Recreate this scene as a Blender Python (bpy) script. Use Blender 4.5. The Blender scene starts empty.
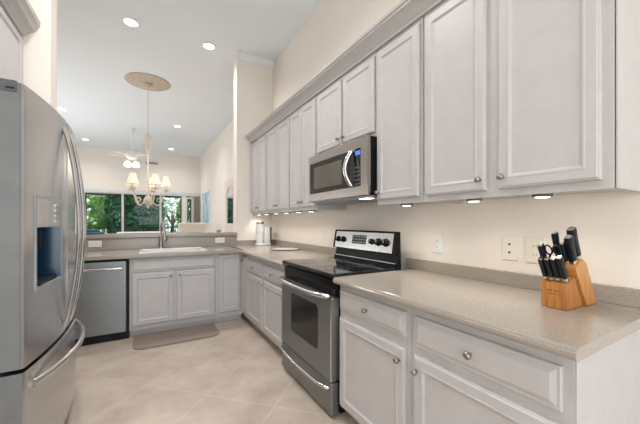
import bpy, bmesh, math, random
from mathutils import Vector, Matrix

random.seed(7)
C = bpy.context.scene.collection
S, FZ = 1.07, 0.115          # plan units -> metres; plan height of the floor


def P(x, y, z):
    return Vector((x * S, y * S, (z - FZ) * S))


# ------------------------------------------------------------------ camera
TH = math.radians(30.09)
cam_d = bpy.data.cameras.new('camera')
cam_d.sensor_width = 36.0
cam_d.lens = 36.0 * 302.0 / 640.0
cam_d.shift_y = 10.0 / 640.0
cam_d.clip_start = 0.05
cam_d.clip_end = 300
cam = bpy.data.objects.new('camera', cam_d)
C.objects.link(cam)
cam.location = P(0, 0, 1.222)
cam.rotation_euler = (math.radians(90), 0, -TH)
bpy.context.scene.camera = cam

# ------------------------------------------------------------------ world, sun, exposure
W = bpy.data.worlds.new('world')
bpy.context.scene.world = W
W.use_nodes = True
wn = W.node_tree.nodes
wn['Background'].inputs['Color'].default_value = (0.80, 0.90, 1.0, 1)
wn['Background'].inputs['Strength'].default_value = 1.5
vs = bpy.context.scene.view_settings
vs.view_transform = 'Standard'
vs.look = 'None'
vs.gamma = 1.0
vs.use_curve_mapping = False
vs.exposure = 0.15

sun_d = bpy.data.lights.new('sun', 'SUN')
sun_d.energy = 5.0
sun_d.angle = math.radians(1.0)
sun_d.color = (1.0, 0.96, 0.88)
sun = bpy.data.objects.new('sun', sun_d)
C.objects.link(sun)
sun.rotation_euler = (math.radians(38), math.radians(20), 0)


def area_light(name, loc, rot, sx, sy, power, color):
    d = bpy.data.lights.new(name, 'AREA')
    d.shape = 'RECTANGLE'
    d.size, d.size_y = sx, sy
    d.energy = power
    d.color = color
    o = bpy.data.objects.new(name, d)
    o.location = loc
    o.rotation_euler = rot
    C.objects.link(o)
    return o


# unseen daylight panel behind the camera, added fill panels at the left walls;
# all lean upward to brighten the ceiling
area_light('daylight_back', P(-0.2, -2.45, 1.45), (math.radians(118), 0, 0), 2.9, 2.3, 66, (0.86, 0.93, 1.0))
area_light('fill_dining', P(-2.95, 7.4, 1.5), (math.radians(125), 0, math.radians(-90)), 4.0, 2.0, 125, (0.92, 0.97, 1.0))
area_light('fill_side', P(-1.12, -0.9, 1.7), (math.radians(105), 0, math.radians(-90)), 2.2, 1.9, 13, (0.93, 0.96, 1.0))

SPOT_W, PUCK_W = 70, 0.38
WARM = (1.0, 0.985, 0.97)


# ------------------------------------------------------------------ materials
def new_mat(name, col, rough=0.5, metal=0.0, **kw):
    m = bpy.data.materials.new(name)
    m.use_nodes = True
    b = m.node_tree.nodes['Principled BSDF']
    b.inputs['Base Color'].default_value = (*col, 1)
    b.inputs['Roughness'].default_value = rough
    b.inputs['Metallic'].default_value = metal
    for k, v in kw.items():
        b.inputs[k.replace('_', ' ')].default_value = v
    return m


def N(m, t, **props):
    n = m.node_tree.nodes.new(t)
    for k, v in props.items():
        setattr(n, k, v)
    return n


def L(m, a, b):
    m.node_tree.links.new(a, b)


def noise_mat(name, c1, c2, scale, rough=0.5, metal=0.0, stretch=(1, 1, 1), detail=4, bump=0.0, lo=0.35, hi=0.65, coords='Object', **kw):
    m = new_mat(name, c1, rough, metal, **kw)
    b = m.node_tree.nodes['Principled BSDF']
    tc = N(m, 'ShaderNodeTexCoord')
    mp = N(m, 'ShaderNodeMapping')
    mp.inputs['Scale'].default_value = stretch
    nz = N(m, 'ShaderNodeTexNoise')
    nz.inputs['Scale'].default_value = scale
    nz.inputs['Detail'].default_value = detail
    cr = N(m, 'ShaderNodeValToRGB')
    cr.color_ramp.elements[0].position = lo
    cr.color_ramp.elements[1].position = hi
    cr.color_ramp.elements[0].color = (*c1, 1)
    cr.color_ramp.elements[1].color = (*c2, 1)
    L(m, tc.outputs[coords], mp.inputs['Vector'])
    L(m, mp.outputs['Vector'], nz.inputs['Vector'])
    L(m, nz.outputs['Fac'], cr.inputs['Fac'])
    L(m, cr.outputs['Color'], b.inputs['Base Color'])
    if bump:
        bp = N(m, 'ShaderNodeBump')
        bp.inputs['Strength'].default_value = bump
        bp.inputs['Distance'].default_value = 0.002
        L(m, nz.outputs['Fac'], bp.inputs['Height'])
        L(m, bp.outputs['Normal'], b.inputs['Normal'])
    return m


def emit_mat(name, col, strength):
    m = new_mat(name, col, 0.5)
    b = m.node_tree.nodes['Principled BSDF']
    b.inputs['Emission Color'].default_value = (*col, 1)
    b.inputs['Emission Strength'].default_value = strength
    return m


M = {}
M['wall'] = noise_mat('wall_paint', (0.845, 0.775, 0.71), (0.86, 0.79, 0.725), 60, 0.75, bump=0.03)
M['ceiling'] = noise_mat('ceiling_paint', (0.80, 0.84, 0.88), (0.82, 0.86, 0.90), 60, 0.85, bump=0.05)
M['trim'] = noise_mat('trim_paint', (0.80, 0.80, 0.80), (0.82, 0.82, 0.82), 30, 0.45)
M['cab'] = noise_mat('cabinet_paint', (0.50, 0.475, 0.47), (0.525, 0.50, 0.495), 14, 0.38)
M['counter'] = noise_mat('speckled_worktop', (0.30, 0.26, 0.225), (0.41, 0.36, 0.315), 230, 0.18, lo=0.30, hi=0.65, detail=6)
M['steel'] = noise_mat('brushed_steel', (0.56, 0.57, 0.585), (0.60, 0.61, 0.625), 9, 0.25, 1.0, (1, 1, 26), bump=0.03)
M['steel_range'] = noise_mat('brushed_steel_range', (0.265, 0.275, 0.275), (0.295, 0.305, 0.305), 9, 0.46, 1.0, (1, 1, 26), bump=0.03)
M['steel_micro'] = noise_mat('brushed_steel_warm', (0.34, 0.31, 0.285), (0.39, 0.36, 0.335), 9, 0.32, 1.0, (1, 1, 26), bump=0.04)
M['chrome'] = noise_mat('polished_steel', (0.74, 0.74, 0.75), (0.78, 0.78, 0.79), 6, 0.16, 1.0)
M['nickel'] = noise_mat('satin_nickel', (0.33, 0.30, 0.275), (0.38, 0.345, 0.32), 6, 0.30, 1.0)
M['black'] = noise_mat('black_enamel', (0.008, 0.008, 0.009), (0.012, 0.012, 0.013), 8, 0.22, Specular_IOR_Level=0.10)
M['gasket'] = noise_mat('black_rubber', (0.012, 0.013, 0.016), (0.02, 0.021, 0.025), 20, 0.6, Specular_IOR_Level=0.2)
M['blackglass'] = noise_mat('black_glass', (0.010, 0.010, 0.011), (0.014, 0.014, 0.015), 3, 0.05)
M['cooktop'] = noise_mat('cooktop_glass', (0.012, 0.012, 0.013), (0.03, 0.03, 0.032), 160, 0.07, lo=0.5, hi=0.75, Specular_IOR_Level=0.3)
M['ring'] = noise_mat('burner_print', (0.07, 0.07, 0.075), (0.10, 0.10, 0.105), 40, 0.15)
M['ovenglass'] = noise_mat('oven_window_glass', (0.012, 0.0115, 0.012), (0.018, 0.017, 0.017), 4, 0.08, Specular_IOR_Level=0.3)
M['microglass'] = noise_mat('microwave_window', (0.10, 0.09, 0.075), (0.13, 0.12, 0.10), 4, 0.12)
M['microdark'] = noise_mat('microwave_bezel', (0.022, 0.018, 0.016), (0.030, 0.025, 0.022), 5, 0.15, Specular_IOR_Level=0.3)
M['darkgrey'] = noise_mat('dark_grey_plastic', (0.10, 0.105, 0.11), (0.13, 0.135, 0.14), 10, 0.5)
M['midgrey'] = noise_mat('grey_plastic', (0.30, 0.31, 0.32), (0.34, 0.35, 0.36), 10, 0.45)
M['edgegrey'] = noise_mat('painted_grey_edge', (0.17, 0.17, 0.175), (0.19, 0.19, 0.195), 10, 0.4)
M['white'] = noise_mat('white_plastic', (0.80, 0.80, 0.79), (0.83, 0.83, 0.82), 10, 0.35)
M['ivory'] = noise_mat('ivory_plastic', (0.78, 0.74, 0.64), (0.81, 0.77, 0.67), 10, 0.4)
M['sink'] = noise_mat('white_enamel', (0.66, 0.64, 0.62), (0.70, 0.68, 0.66), 6, 0.15)
M['glassboard'] = noise_mat('pale_glass_board', (0.66, 0.61, 0.54), (0.72, 0.67, 0.60), 30, 0.2)
M['mat'] = noise_mat('brown_mat', (0.235, 0.18, 0.15), (0.29, 0.225, 0.19), 30, 0.8, stretch=(1, 14, 1), bump=0.2)
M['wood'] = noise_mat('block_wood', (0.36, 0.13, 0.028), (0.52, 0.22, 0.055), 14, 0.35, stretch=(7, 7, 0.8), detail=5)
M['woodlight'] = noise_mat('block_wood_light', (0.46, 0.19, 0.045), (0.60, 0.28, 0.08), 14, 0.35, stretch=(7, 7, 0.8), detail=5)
M['burn'] = noise_mat('burnt_mark', (0.16, 0.06, 0.02), (0.19, 0.07, 0.025), 20, 0.6)
M['handle'] = noise_mat('knife_handle', (0.006, 0.008, 0.013), (0.011, 0.014, 0.021), 20, 0.36, Specular_IOR_Level=0.3)
M['glow'] = emit_mat('lamp_glow', (1.0, 0.97, 0.92), 9.0)
M['puckglow'] = emit_mat('puck_glow', (1.0, 0.93, 0.80), 4.0)
M['shade'] = emit_mat('lit_fabric_shade', (1.0, 0.88, 0.72), 0.22)
M['bulb'] = emit_mat('lit_globe', (1.0, 0.98, 0.95), 3.0)
M['chandelier'] = noise_mat('distressed_cream_metal', (0.62, 0.55, 0.46), (0.76, 0.70, 0.62), 40, 0.5)
M['medallion'] = noise_mat('medallion_plaster', (0.50, 0.42, 0.345), (0.60, 0.52, 0.44), 14, 0.7)
M['fanwhite'] = noise_mat('fan_white', (0.74, 0.72, 0.69), (0.78, 0.76, 0.73), 8, 0.5)
M['frame'] = noise_mat('white_door_frame', (0.66, 0.67, 0.67), (0.70, 0.71, 0.71), 8, 0.45)
M['bronze'] = noise_mat('dark_bronze', (0.010, 0.014, 0.018), (0.018, 0.022, 0.028), 8, 0.45)
M['curtain'] = noise_mat('beige_curtain', (0.56, 0.48, 0.41), (0.64, 0.56, 0.49), 30, 0.9, stretch=(14, 1, 0.2))
M['cream'] = noise_mat('cream_upholstery', (0.74, 0.66, 0.58), (0.79, 0.71, 0.63), 50, 0.9, bump=0.1)
M['whitefab'] = noise_mat('white_upholstery', (0.76, 0.74, 0.70), (0.80, 0.78, 0.75), 50, 0.9, bump=0.1)
M['legwood'] = noise_mat('chair_leg_wood', (0.16, 0.09, 0.05), (0.22, 0.13, 0.08), 10, 0.5, stretch=(6, 6, 1))
M['bluecloth'] = noise_mat('blue_cloth', (0.03, 0.10, 0.17), (0.06, 0.17, 0.26), 30, 0.9, bump=0.3)
M['ceramic'] = noise_mat('grey_green_ceramic', (0.30, 0.33, 0.30), (0.38, 0.41, 0.38), 16, 0.35)
M['bark'] = noise_mat('bark', (0.07, 0.05, 0.035), (0.13, 0.10, 0.07), 12, 0.9, bump=0.5)
M['deck'] = noise_mat('pale_deck', (0.60, 0.57, 0.52), (0.70, 0.67, 0.62), 6, 0.8)
M['lawn'] = noise_mat('grass', (0.08, 0.16, 0.035), (0.16, 0.27, 0.06), 1.5, 0.9)
M['hull'] = noise_mat('lanai_soffit', (0.50, 0.50, 0.50), (0.54, 0.54, 0.54), 5, 0.8)
M['display'] = emit_mat('lit_blue_display', (0.06, 0.16, 0.75), 0.7)
M['displaydim'] = noise_mat('clock_display', (0.015, 0.02, 0.02), (0.03, 0.035, 0.035), 40, 0.2)
M['mark'] = noise_mat('grey_print', (0.30, 0.30, 0.30), (0.34, 0.34, 0.34), 20, 0.5)
M['markdark'] = noise_mat('dark_print', (0.05, 0.05, 0.05), (0.07, 0.07, 0.07), 20, 0.5)
M['blueled'] = noise_mat('blue_dispenser', (0.006, 0.03, 0.075), (0.012, 0.06, 0.13), 3, 0.15)
M['mirror'] = noise_mat('mirror_glass', (0.86, 0.87, 0.87), (0.88, 0.89, 0.89), 3, 0.02, 1.0)


def leaf_mat(name, c1, c2):
    m = noise_mat(name, c1, c2, 1.7, 0.6)
    b = m.node_tree.nodes['Principled BSDF']
    b.inputs['Subsurface Weight'].default_value = 0.0
    tr = N(m, 'ShaderNodeBsdfTranslucent')
    tr.inputs['Color'].default_value = (c2[0], c2[1], c2[2], 1)
    mx = N(m, 'ShaderNodeMixShader')
    mx.inputs['Fac'].default_value = 0.4
    out = m.node_tree.nodes['Material Output']
    L(m, b.outputs[0], mx.inputs[1])
    L(m, tr.outputs[0], mx.inputs[2])
    L(m, mx.outputs[0], out.inputs['Surface'])
    return m


M['leaf'] = leaf_mat('leaf_light', (0.07, 0.19, 0.05), (0.25, 0.42, 0.13))
M['leafdark'] = leaf_mat('leaf_dark', (0.010, 0.07, 0.035), (0.03, 0.15, 0.075))
M['leafpale'] = leaf_mat('leaf_pale', (0.24, 0.36, 0.22), (0.52, 0.60, 0.45))

# window glass: clear, thin
g = bpy.data.materials.new('clear_glass')
g.use_nodes = True
gn = g.node_tree
gn.nodes.clear()
go = gn.nodes.new('ShaderNodeOutputMaterial')
gt = gn.nodes.new('ShaderNodeBsdfTransparent')
gt.inputs['Color'].default_value = (0.93, 0.97, 0.96, 1)
gg = gn.nodes.new('ShaderNodeBsdfGlossy')
gg.inputs['Roughness'].default_value = 0.02
gm = gn.nodes.new('ShaderNodeMixShader')
gm.inputs['Fac'].default_value = 0.012
gn.links.new(gt.outputs[0], gm.inputs[1])
gn.links.new(gg.outputs[0], gm.inputs[2])
gn.links.new(gm.outputs[0], go.inputs['Surface'])
M['glass'] = g


def floor_material():
    m = new_mat('diagonal_floor_tile', (0.6, 0.5, 0.42), 0.38)
    b = m.node_tree.nodes['Principled BSDF']
    tc = N(m, 'ShaderNodeTexCoord')
    mp = N(m, 'ShaderNodeMapping')
    mp.inputs['Rotation'].default_value = (0, 0, math.radians(45))
    br = N(m, 'ShaderNodeTexBrick')
    br.offset = 0.0
    br.inputs['Scale'].default_value = 1.0
    br.inputs['Brick Width'].default_value = 0.50
    br.inputs['Row Height'].default_value = 0.50
    br.inputs['Mortar Size'].default_value = 0.004
    br.inputs['Color1'].default_value = (0.485, 0.405, 0.34, 1)
    br.inputs['Color2'].default_value = (0.505, 0.425, 0.36, 1)
    br.inputs['Mortar'].default_value = (0.58, 0.50, 0.43, 1)
    nz = N(m, 'ShaderNodeTexNoise')
    nz.inputs['Scale'].default_value = 5.0
    nz.inputs['Detail'].default_value = 8
    cr = N(m, 'ShaderNodeValToRGB')
    cr.color_ramp.elements[0].position = 0.3
    cr.color_ramp.elements[1].position = 0.7
    cr.color_ramp.elements[0].color = (0.80, 0.775, 0.75, 1)
    cr.color_ramp.elements[1].color = (1.12, 1.12, 1.12, 1)
    mx = N(m, 'ShaderNodeMixRGB', blend_type='MULTIPLY')
    mx.inputs['Fac'].default_value = 1.0
    L(m, tc.outputs['Object'], mp.inputs['Vector'])
    L(m, mp.outputs['Vector'], br.inputs['Vector'])
    L(m, tc.outputs['Object'], nz.inputs['Vector'])
    L(m, nz.outputs['Fac'], cr.inputs['Fac'])
    L(m, br.outputs['Color'], mx.inputs['Color1'])
    L(m, cr.outputs['Color'], mx.inputs['Color2'])
    L(m, mx.outputs['Color'], b.inputs['Base Color'])
    return m


M['floor'] = floor_material()


def painting_material():
    m = new_mat('abstract_blue_painting', (0.5, 0.7, 0.85), 0.6)
    b = m.node_tree.nodes['Principled BSDF']
    tc = N(m, 'ShaderNodeTexCoord')
    nz = N(m, 'ShaderNodeTexNoise')
    nz.inputs['Scale'].default_value = 1.6
    nz.inputs['Detail'].default_value = 5
    nz.inputs['Distortion'].default_value = 1.2
    cr = N(m, 'ShaderNodeValToRGB')
    e = cr.color_ramp.elements
    e[0].position, e[0].color = 0.28, (0.16, 0.38, 0.54, 1)
    e[1].position, e[1].color = 0.66, (0.80, 0.84, 0.85, 1)
    k = e.new(0.46)
    k.color = (0.42, 0.62, 0.72, 1)
    L(m, tc.outputs['Object'], nz.inputs['Vector'])
    L(m, nz.outputs['Fac'], cr.inputs['Fac'])
    L(m, cr.outputs['Color'], b.inputs['Base Color'])
    return m


M['painting'] = painting_material()


# ------------------------------------------------------------------ mesh builder (plan units)
class MB:
    def __init__(self):
        self.bm = bmesh.new()

    def _v(self, pts):
        return [self.bm.verts.new(P(*p)) for p in pts]

    def face(self, pts):
        self.bm.faces.new(self._v(pts))
        return self

    def box(self, x0, x1, y0, y1, z0, z1, bev=0.0, seg=2):
        t = bmesh.new()
        vs_ = [t.verts.new(P(x, y, z)) for x in (x0, x1) for y in (y0, y1) for z in (z0, z1)]
        for f in ((0, 1, 3, 2), (4, 6, 7, 5), (0, 4, 5, 1), (2, 3, 7, 6), (0, 2, 6, 4), (1, 5, 7, 3)):
            t.faces.new([vs_[i] for i in f])
        bmesh.ops.recalc_face_normals(t, faces=t.faces)
        if bev:
            bmesh.ops.bevel(t, geom=list(t.edges), offset=bev * S, segments=seg, profile=0.5, affect='EDGES')
        self._merge(t)
        return self

    def _merge(self, t):
        me = bpy.data.meshes.new('tmp')
        t.to_mesh(me)
        t.free()
        self.bm.from_mesh(me)
        bpy.data.meshes.remove(me)

    def prism(self, poly, axis, a, b, bev=0.0):
        """poly: 2-D points; axis 'x': (y,z), 'y': (x,z), 'z': (x,y)"""
        def pt(p, k):
            return {'x': (k, p[0], p[1]), 'y': (p[0], k, p[1]), 'z': (p[0], p[1], k)}[axis]
        t = bmesh.new()
        va = [t.verts.new(P(*pt(p, a))) for p in poly]
        vb = [t.verts.new(P(*pt(p, b))) for p in poly]
        n = len(poly)
        t.faces.new(va)
        t.faces.new(vb[::-1])
        for i in range(n):
            t.faces.new((va[i], vb[i], vb[(i + 1) % n], va[(i + 1) % n]))
        bmesh.ops.recalc_face_normals(t, faces=t.faces)
        if bev:
            bmesh.ops.bevel(t, geom=list(t.edges), offset=bev * S, segments=2, profile=0.5, affect='EDGES')
        self._merge(t)
        return self

    def tube(self, path, r, seg=10, flat=None, up=(0, 0, 1)):
        """sweep a circle (or an ellipse, flat=(ra, rb)) along the path"""
        pts = [P(*p) for p in path]
        n = len(pts)
        rs = r if isinstance(r, (list, tuple)) else [r] * n
        rings = []
        ref = Vector(up)
        for i, p in enumerate(pts):
            d = (pts[min(i + 1, n - 1)] - pts[max(i - 1, 0)]).normalized()
            a = d.cross(ref)
            if a.length < 1e-3:
                a = d.cross(Vector((1, 0, 0)))
            a.normalize()
            b = a.cross(d).normalized()
            ra, rb = (rs[i] * flat[0], rs[i] * flat[1]) if flat else (rs[i], rs[i])
            rings.append([self.bm.verts.new(p + (a * math.cos(k * 2 * math.pi / seg) * ra + b * math.sin(k * 2 * math.pi / seg) * rb) * S) for k in range(seg)])
        for i in range(n - 1):
            for k in range(seg):
                self.bm.faces.new((rings[i][k], rings[i][(k + 1) % seg], rings[i + 1][(k + 1) % seg], rings[i + 1][k]))
        self.bm.faces.new(rings[0][::-1])
        self.bm.faces.new(rings[-1])
        return self

    def lathe(self, c, prof, axis=(0, 0, 1), seg=24, closed=True):
        """prof: (radius, distance along the axis) pairs from c"""
        ax = Vector(axis).normalized()
        a = ax.cross(Vector((0, 0, 1)) if abs(ax.z) < 0.9 else Vector((1, 0, 0))).normalized()
        b = ax.cross(a)
        c0 = P(*c)
        rings = []
        for r, h in prof:
            r = max(r, 1e-4)
            rings.append([self.bm.verts.new(c0 + (ax * h + a * r * math.cos(k * 2 * math.pi / seg) + b * r * math.sin(k * 2 * math.pi / seg)) * S) for k in range(seg)])
        for i in range(len(rings) - 1):
            for k in range(seg):
                self.bm.faces.new((rings[i][k], rings[i][(k + 1) % seg], rings[i + 1][(k + 1) % seg], rings[i + 1][k]))
        if closed:
            self.bm.faces.new(rings[0][::-1])
            self.bm.faces.new(rings[-1])
        return self

    def rings(self, O, U, Nn, w, h, prof, fill=True, back=True):
        """nested rectangles on a panel: prof = (inset, depth) pairs"""
        O, U, Nn = Vector(O), Vector(U), Vector(Nn)
        Z = Vector((0, 0, 1))
        loops = []
        for i, d in prof:
            loops.append(self._v([tuple(O + U * u + Z * z + Nn * d) for u, z in ((i, i), (w - i, i), (w - i, h - i), (i, h - i))]))
        for a, b in zip(loops, loops[1:]):
            for k in range(4):
                self.bm.faces.new((a[k], a[(k + 1) % 4], b[(k + 1) % 4], b[k]))
        if fill:
            self.bm.faces.new(loops[-1])
        if back:
            self.bm.faces.new(loops[0][::-1])
        return self

    def build(self, name, mat, parent=None, smooth=False, recalc=True):
        if recalc:
            bmesh.ops.recalc_face_normals(self.bm, faces=self.bm.faces)
        me = bpy.data.meshes.new(name)
        off = Vector((0, 0, 0))
        q = parent
        while q is not None:
            off += q.location
            q = q.parent
        for v in self.bm.verts:
            v.co -= off
        if parent is None:                      # origin at the base centre
            xs = [v.co for v in self.bm.verts]
            o0 = Vector(((min(v.x for v in xs) + max(v.x for v in xs)) / 2, (min(v.y for v in xs) + max(v.y for v in xs)) / 2, min(v.z for v in xs)))
            for v in self.bm.verts:
                v.co -= o0
        self.bm.to_mesh(me)
        self.bm.free()
        o = bpy.data.objects.new(name, me)
        C.objects.link(o)
        me.materials.append(M[mat] if isinstance(mat, str) else mat)
        if parent is None:
            o.location = o0
        else:
            o.parent = parent
        if smooth:
            for p in me.polygons:
                p.use_smooth = True
            try:
                me.set_sharp_from_angle(angle=math.radians(40))
            except Exception:
                pass
        return o


def thing(name, label, cat, loc, group=None):
    o = bpy.data.objects.new(name, None)
    o.empty_display_size = 0.05
    C.objects.link(o)
    o.location = P(*loc)
    o['label'] = label
    o['category'] = cat
    if group:
        o['group'] = group
    return o


def tag(o, label, cat, group=None):
    o['label'] = label
    o['category'] = cat
    if group:
        o['group'] = group
    return o


def struct(o):
    o['kind'] = 'structure'
    return o


def kids(o):
    return [c for c in bpy.data.objects if c.parent == o]


def copy_tree(o, parent=None):
    c = o.copy()
    C.objects.link(c)
    c.parent = parent
    for ch in kids(o):
        copy_tree(ch, c)
    return c


# ------------------------------------------------------------------ the setting
CZ = 3.45           # ceiling
struct(MB().box(-3.2, 1.9, -2.6, 11.3, FZ - 0.1, FZ).build('floor', 'floor'))
struct(MB().box(-3.2, 1.9, -2.6, 11.3, CZ, CZ + 0.1).build('ceiling', 'ceiling'))
WR = 1.545
struct(MB().box(WR, 1.9, -2.6, 4.15, FZ, CZ).build('wall_right', 'wall'))
struct(MB().box(1.65, 1.9, 4.152, 11.3, FZ, CZ).build('wall_right_dining', 'wall'))
struct(MB().box(1.045, WR, 3.99, 4.15, FZ, CZ).build('wall_column', 'wall'))
mb = MB()
cp = [(0, 0), (0.012, 0), (0.014, 0.02), (0.05, 0.062), (0.062, 0.072), (0.064, 0.09), (0, 0.09)]
mb.prism([(3.99 - a, CZ - 0.09 + b) for a, b in cp], 'x', 1.043, WR)
struct(mb.build('trim_1', 'trim'))
struct(MB().box(-1.35, -1.2, -2.6, 4.15, FZ, CZ).build('wall_left', 'wall'))
struct(MB().box(-1.198, -0.53, 2.575, 2.735, FZ, CZ).build('wall_fridge', 'wall'))
struct(MB().box(-3.2, -3.05, 4.15, 11.3, FZ, CZ).build('wall_left_dining', 'wall'))
struct(MB().box(-3.05, -1.35, 4.0, 4.15, FZ, CZ).build('wall_dining_near', 'wall'))
# wall behind the camera with a patio-door opening
mb = MB()
mb.box(-3.2, 1.9, -2.75, -2.6, 2.45, CZ).box(-3.2, -1.9, -2.75, -2.6, FZ, 2.45).box(1.45, 1.9, -2.75, -2.6, FZ, 2.45)
struct(mb.build('wall_back', 'wall'))

FY = 11.15
HZ = 2.115          # head of the far openings
X_L, X_R = -1.56, 1.62
# far wall: above the doors, left of them, right of them
mb = MB()
mb.box(-3.05, 1.65, FY, FY + 0.15, HZ, CZ).box(-3.05, X_L, FY, FY + 0.15, FZ, HZ).box(1.10, 1.20, FY, FY + 0.15, FZ, HZ).box(1.42, 1.65, FY, FY + 0.15, FZ, HZ)
struct(mb.build('wall_far', 'wall'))


def window(n, x0, x1, z0, z1, fw, y0=FY, sill=True):
    o = struct(MB().box(x0, x0 + fw, y0, y0 + 0.12, z0, z1, 0.004).box(x1 - fw, x1, y0, y0 + 0.12, z0, z1, 0.004)
               .box(x0 + fw, x1 - fw, y0, y0 + 0.12, z1 - fw, z1, 0.004).box(x0 + fw, x1 - fw, y0, y0 + 0.12, z0, z0 + fw, 0.004)
               .build('window_%d' % n, 'frame'))
    MB().box(x0 + fw, x1 - fw, y0 + 0.05, y0 + 0.058, z0 + fw, z1 - fw).build('pane', 'glass', o)
    i = 0.03
    MB().box(x0 + fw, x0 + fw + i, y0 + 0.06, y0 + 0.10, z0 + fw, z1 - fw).box(x1 - fw - i, x1 - fw, y0 + 0.06, y0 + 0.10, z0 + fw, z1 - fw) \
        .box(x0 + fw + i, x1 - fw - i, y0 + 0.06, y0 + 0.10, z1 - fw - 0.05, z1 - fw).box(x0 + fw + i, x1 - fw - i, y0 + 0.06, y0 + 0.10, z0 + fw, z0 + fw + 0.05).build('sash', 'bronze', o)
    return o


window(1, X_L, -0.60, FZ, HZ, 0.03)
window(2, -0.598, 0.44, FZ, HZ, 0.03)
window(3, 0.442, 1.10, FZ, HZ, 0.03)
window(4, 1.20, 1.42, FZ, 2.05, 0.045)
# header rail above the doors
struct(MB().box(X_L, 1.64, FY - 0.05, FY, HZ - 0.01, HZ + 0.10, 0.008).build('trim_2', 'frame'))

# half wall under the bar
struct(MB().box(-1.2, 1.045, 3.992, 4.12, FZ, 1.044).build('wall_half', 'wall'))

# ------------------------------------------------------------------ outdoors
struct(MB().box(-6, 5, 11.3, 13.3, FZ - 0.12, FZ - 0.02).build('floor_lanai', 'deck'))
struct(MB().box(-6, 5, 11.3, 13.3, 2.55, 2.65).build('ceiling_lanai', 'hull'))
struct(MB().box(-30, 30, -30, 60, -0.6, -0.5).build('ground', 'lawn'))

rail = thing('deck_railing', 'dark bronze railing with thin balusters outside the sliding doors', 'railing', (0, 13.1, FZ))
MB().box(-4, 4, 13.06, 13.12, 1.0, 1.04, 0.006).build('top_rail', 'bronze', rail)
MB().box(-4, 4, 13.07, 13.11, 0.22, 0.25, 0.004).build('bottom_rail', 'bronze', rail)
x = -3.96
while x < 4:
    MB().box(x, x + 0.022, 13.08, 13.10, 0.25, 1.0).build('baluster', 'bronze', rail)
    x += 0.135

scr = thing('lanai_screen', 'dark bronze screen frame of the lanai with posts and a head beam', 'screen', (0, 13.2, FZ))
MB().box(-4, 4, 13.17, 13.24, 2.33, 2.52).build('head_beam', 'bronze', scr)
for px in (-3.2, -2.1, -0.05, 1.28, 3.0):
    MB().box(px - 0.035, px + 0.035, 13.17, 13.24, FZ, 2.33).build('post', 'bronze', scr)


def crown(c, rx, ry, rz, n, size, mat, parent, rng):
    mb = MB()
    for i in range(n):
        while True:
            d = Vector((rng.uniform(-1, 1), rng.uniform(-1, 1), rng.uniform(-1, 1)))
            if 0.05 < d.length < 1:
                break
        k = d.length ** 0.5 / max(d.length, 1e-3)
        p = Vector((c[0] + d.x * k * rx, c[1] + d.y * k * ry, c[2] + d.z * k * rz))
        u = Vector((rng.gauss(0, 1), rng.gauss(0, 1), rng.gauss(0, 1))).normalized()
        v = u.cross(Vector((rng.gauss(0, 1), rng.gauss(0, 1), rng.gauss(0, 1)))).normalized()
        s = size * rng.uniform(0.6, 1.3)
        mb.face([tuple(p - u * s), tuple(p - v * s * 0.45), tuple(p + u * s), tuple(p + v * s * 0.45)])
    return mb.build('foliage', mat, parent, recalc=False)


def tree(label, x, y, zc, rx, rz, n, size, mat, seed, lean=0.0):
    t = thing('tree', label, 'tree', (x, y, -0.5), 'trees outside the sliding doors')
    rng = random.Random(seed)
    MB().tube([(x, y, -0.55), (x + lean * 0.4, y, zc * 0.5), (x + lean, y, zc + rz * 0.3)], [0.14, 0.11, 0.05], 8).build('trunk', 'bark', t, True)
    m2 = MB()
    for k in range(5):
        a = k * 1.3
        m2.tube([(x + lean * 0.6, y, zc - rz * 0.35), (x + lean + math.cos(a) * rx * 0.6, y + math.sin(a) * rx * 0.5, zc + rz * 0.35)], [0.05, 0.02], 6)
    m2.build('branch', 'bark', t, True)
    crown((x + lean, y, zc), rx, rx * 0.8, rz, n, size, mat, t, rng)
    return t


tree('light green leafy tree behind the left sliding door, nearest the fridge', -2.55, 17.0, 2.0, 1.25, 1.7, 1500, 0.16, 'leaf', 1)
tree('pale sunlit tree at the right half of the left sliding door', -1.45, 19.5, 1.9, 0.95, 1.6, 900, 0.15, 'leafpale', 2, 0.1)
tree('dark blue-green tree left of the dark post in the middle sliding door', -0.72, 15.3, 1.7, 0.72, 1.7, 1900, 0.13, 'leafdark', 3)
tree('dark green tree right of the dark post in the middle sliding door', 0.12, 17.6, 1.8, 0.72, 1.7, 1900, 0.13, 'leafdark', 4)
tree('pale airy tree against the bright sky behind the right sliding door', 1.35, 19.0, 1.5, 1.0, 1.3, 300, 0.15, 'leafpale', 5)
tree('bright green tree at the right edge of the right sliding door', 1.85, 17.0, 1.6, 0.45, 1.6, 600, 0.13, 'leaf', 6)
tree('dense dark tree behind the narrow side window', 2.35, 15.2, 1.7, 0.5, 1.6, 900, 0.12, 'leafdark', 7)
tree('tall light green tree far behind the pale trees', -0.9, 25.0, 2.2, 2.3, 2.2, 1300, 0.22, 'leaf', 8)

# ------------------------------------------------------------------ cabinets
XN = (-1, 0, 0)
XU = (0, -1, 0)
SN = (0, -1, 0)
SU = (1, 0, 0)


def knob(parent, pos, nrm, r=0.0125):
    n = Vector(nrm)
    return MB().lathe(pos, [(r * 0.55, 0), (r * 0.45, 0.003), (r * 0.40, 0.011), (r * 0.85, 0.014), (r * 1.05, 0.019), (r * 0.95, 0.025), (r * 0.55, 0.029), (0.0005, 0.030)], nrm, 20).build('knob', 'nickel', parent, True)


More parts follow.
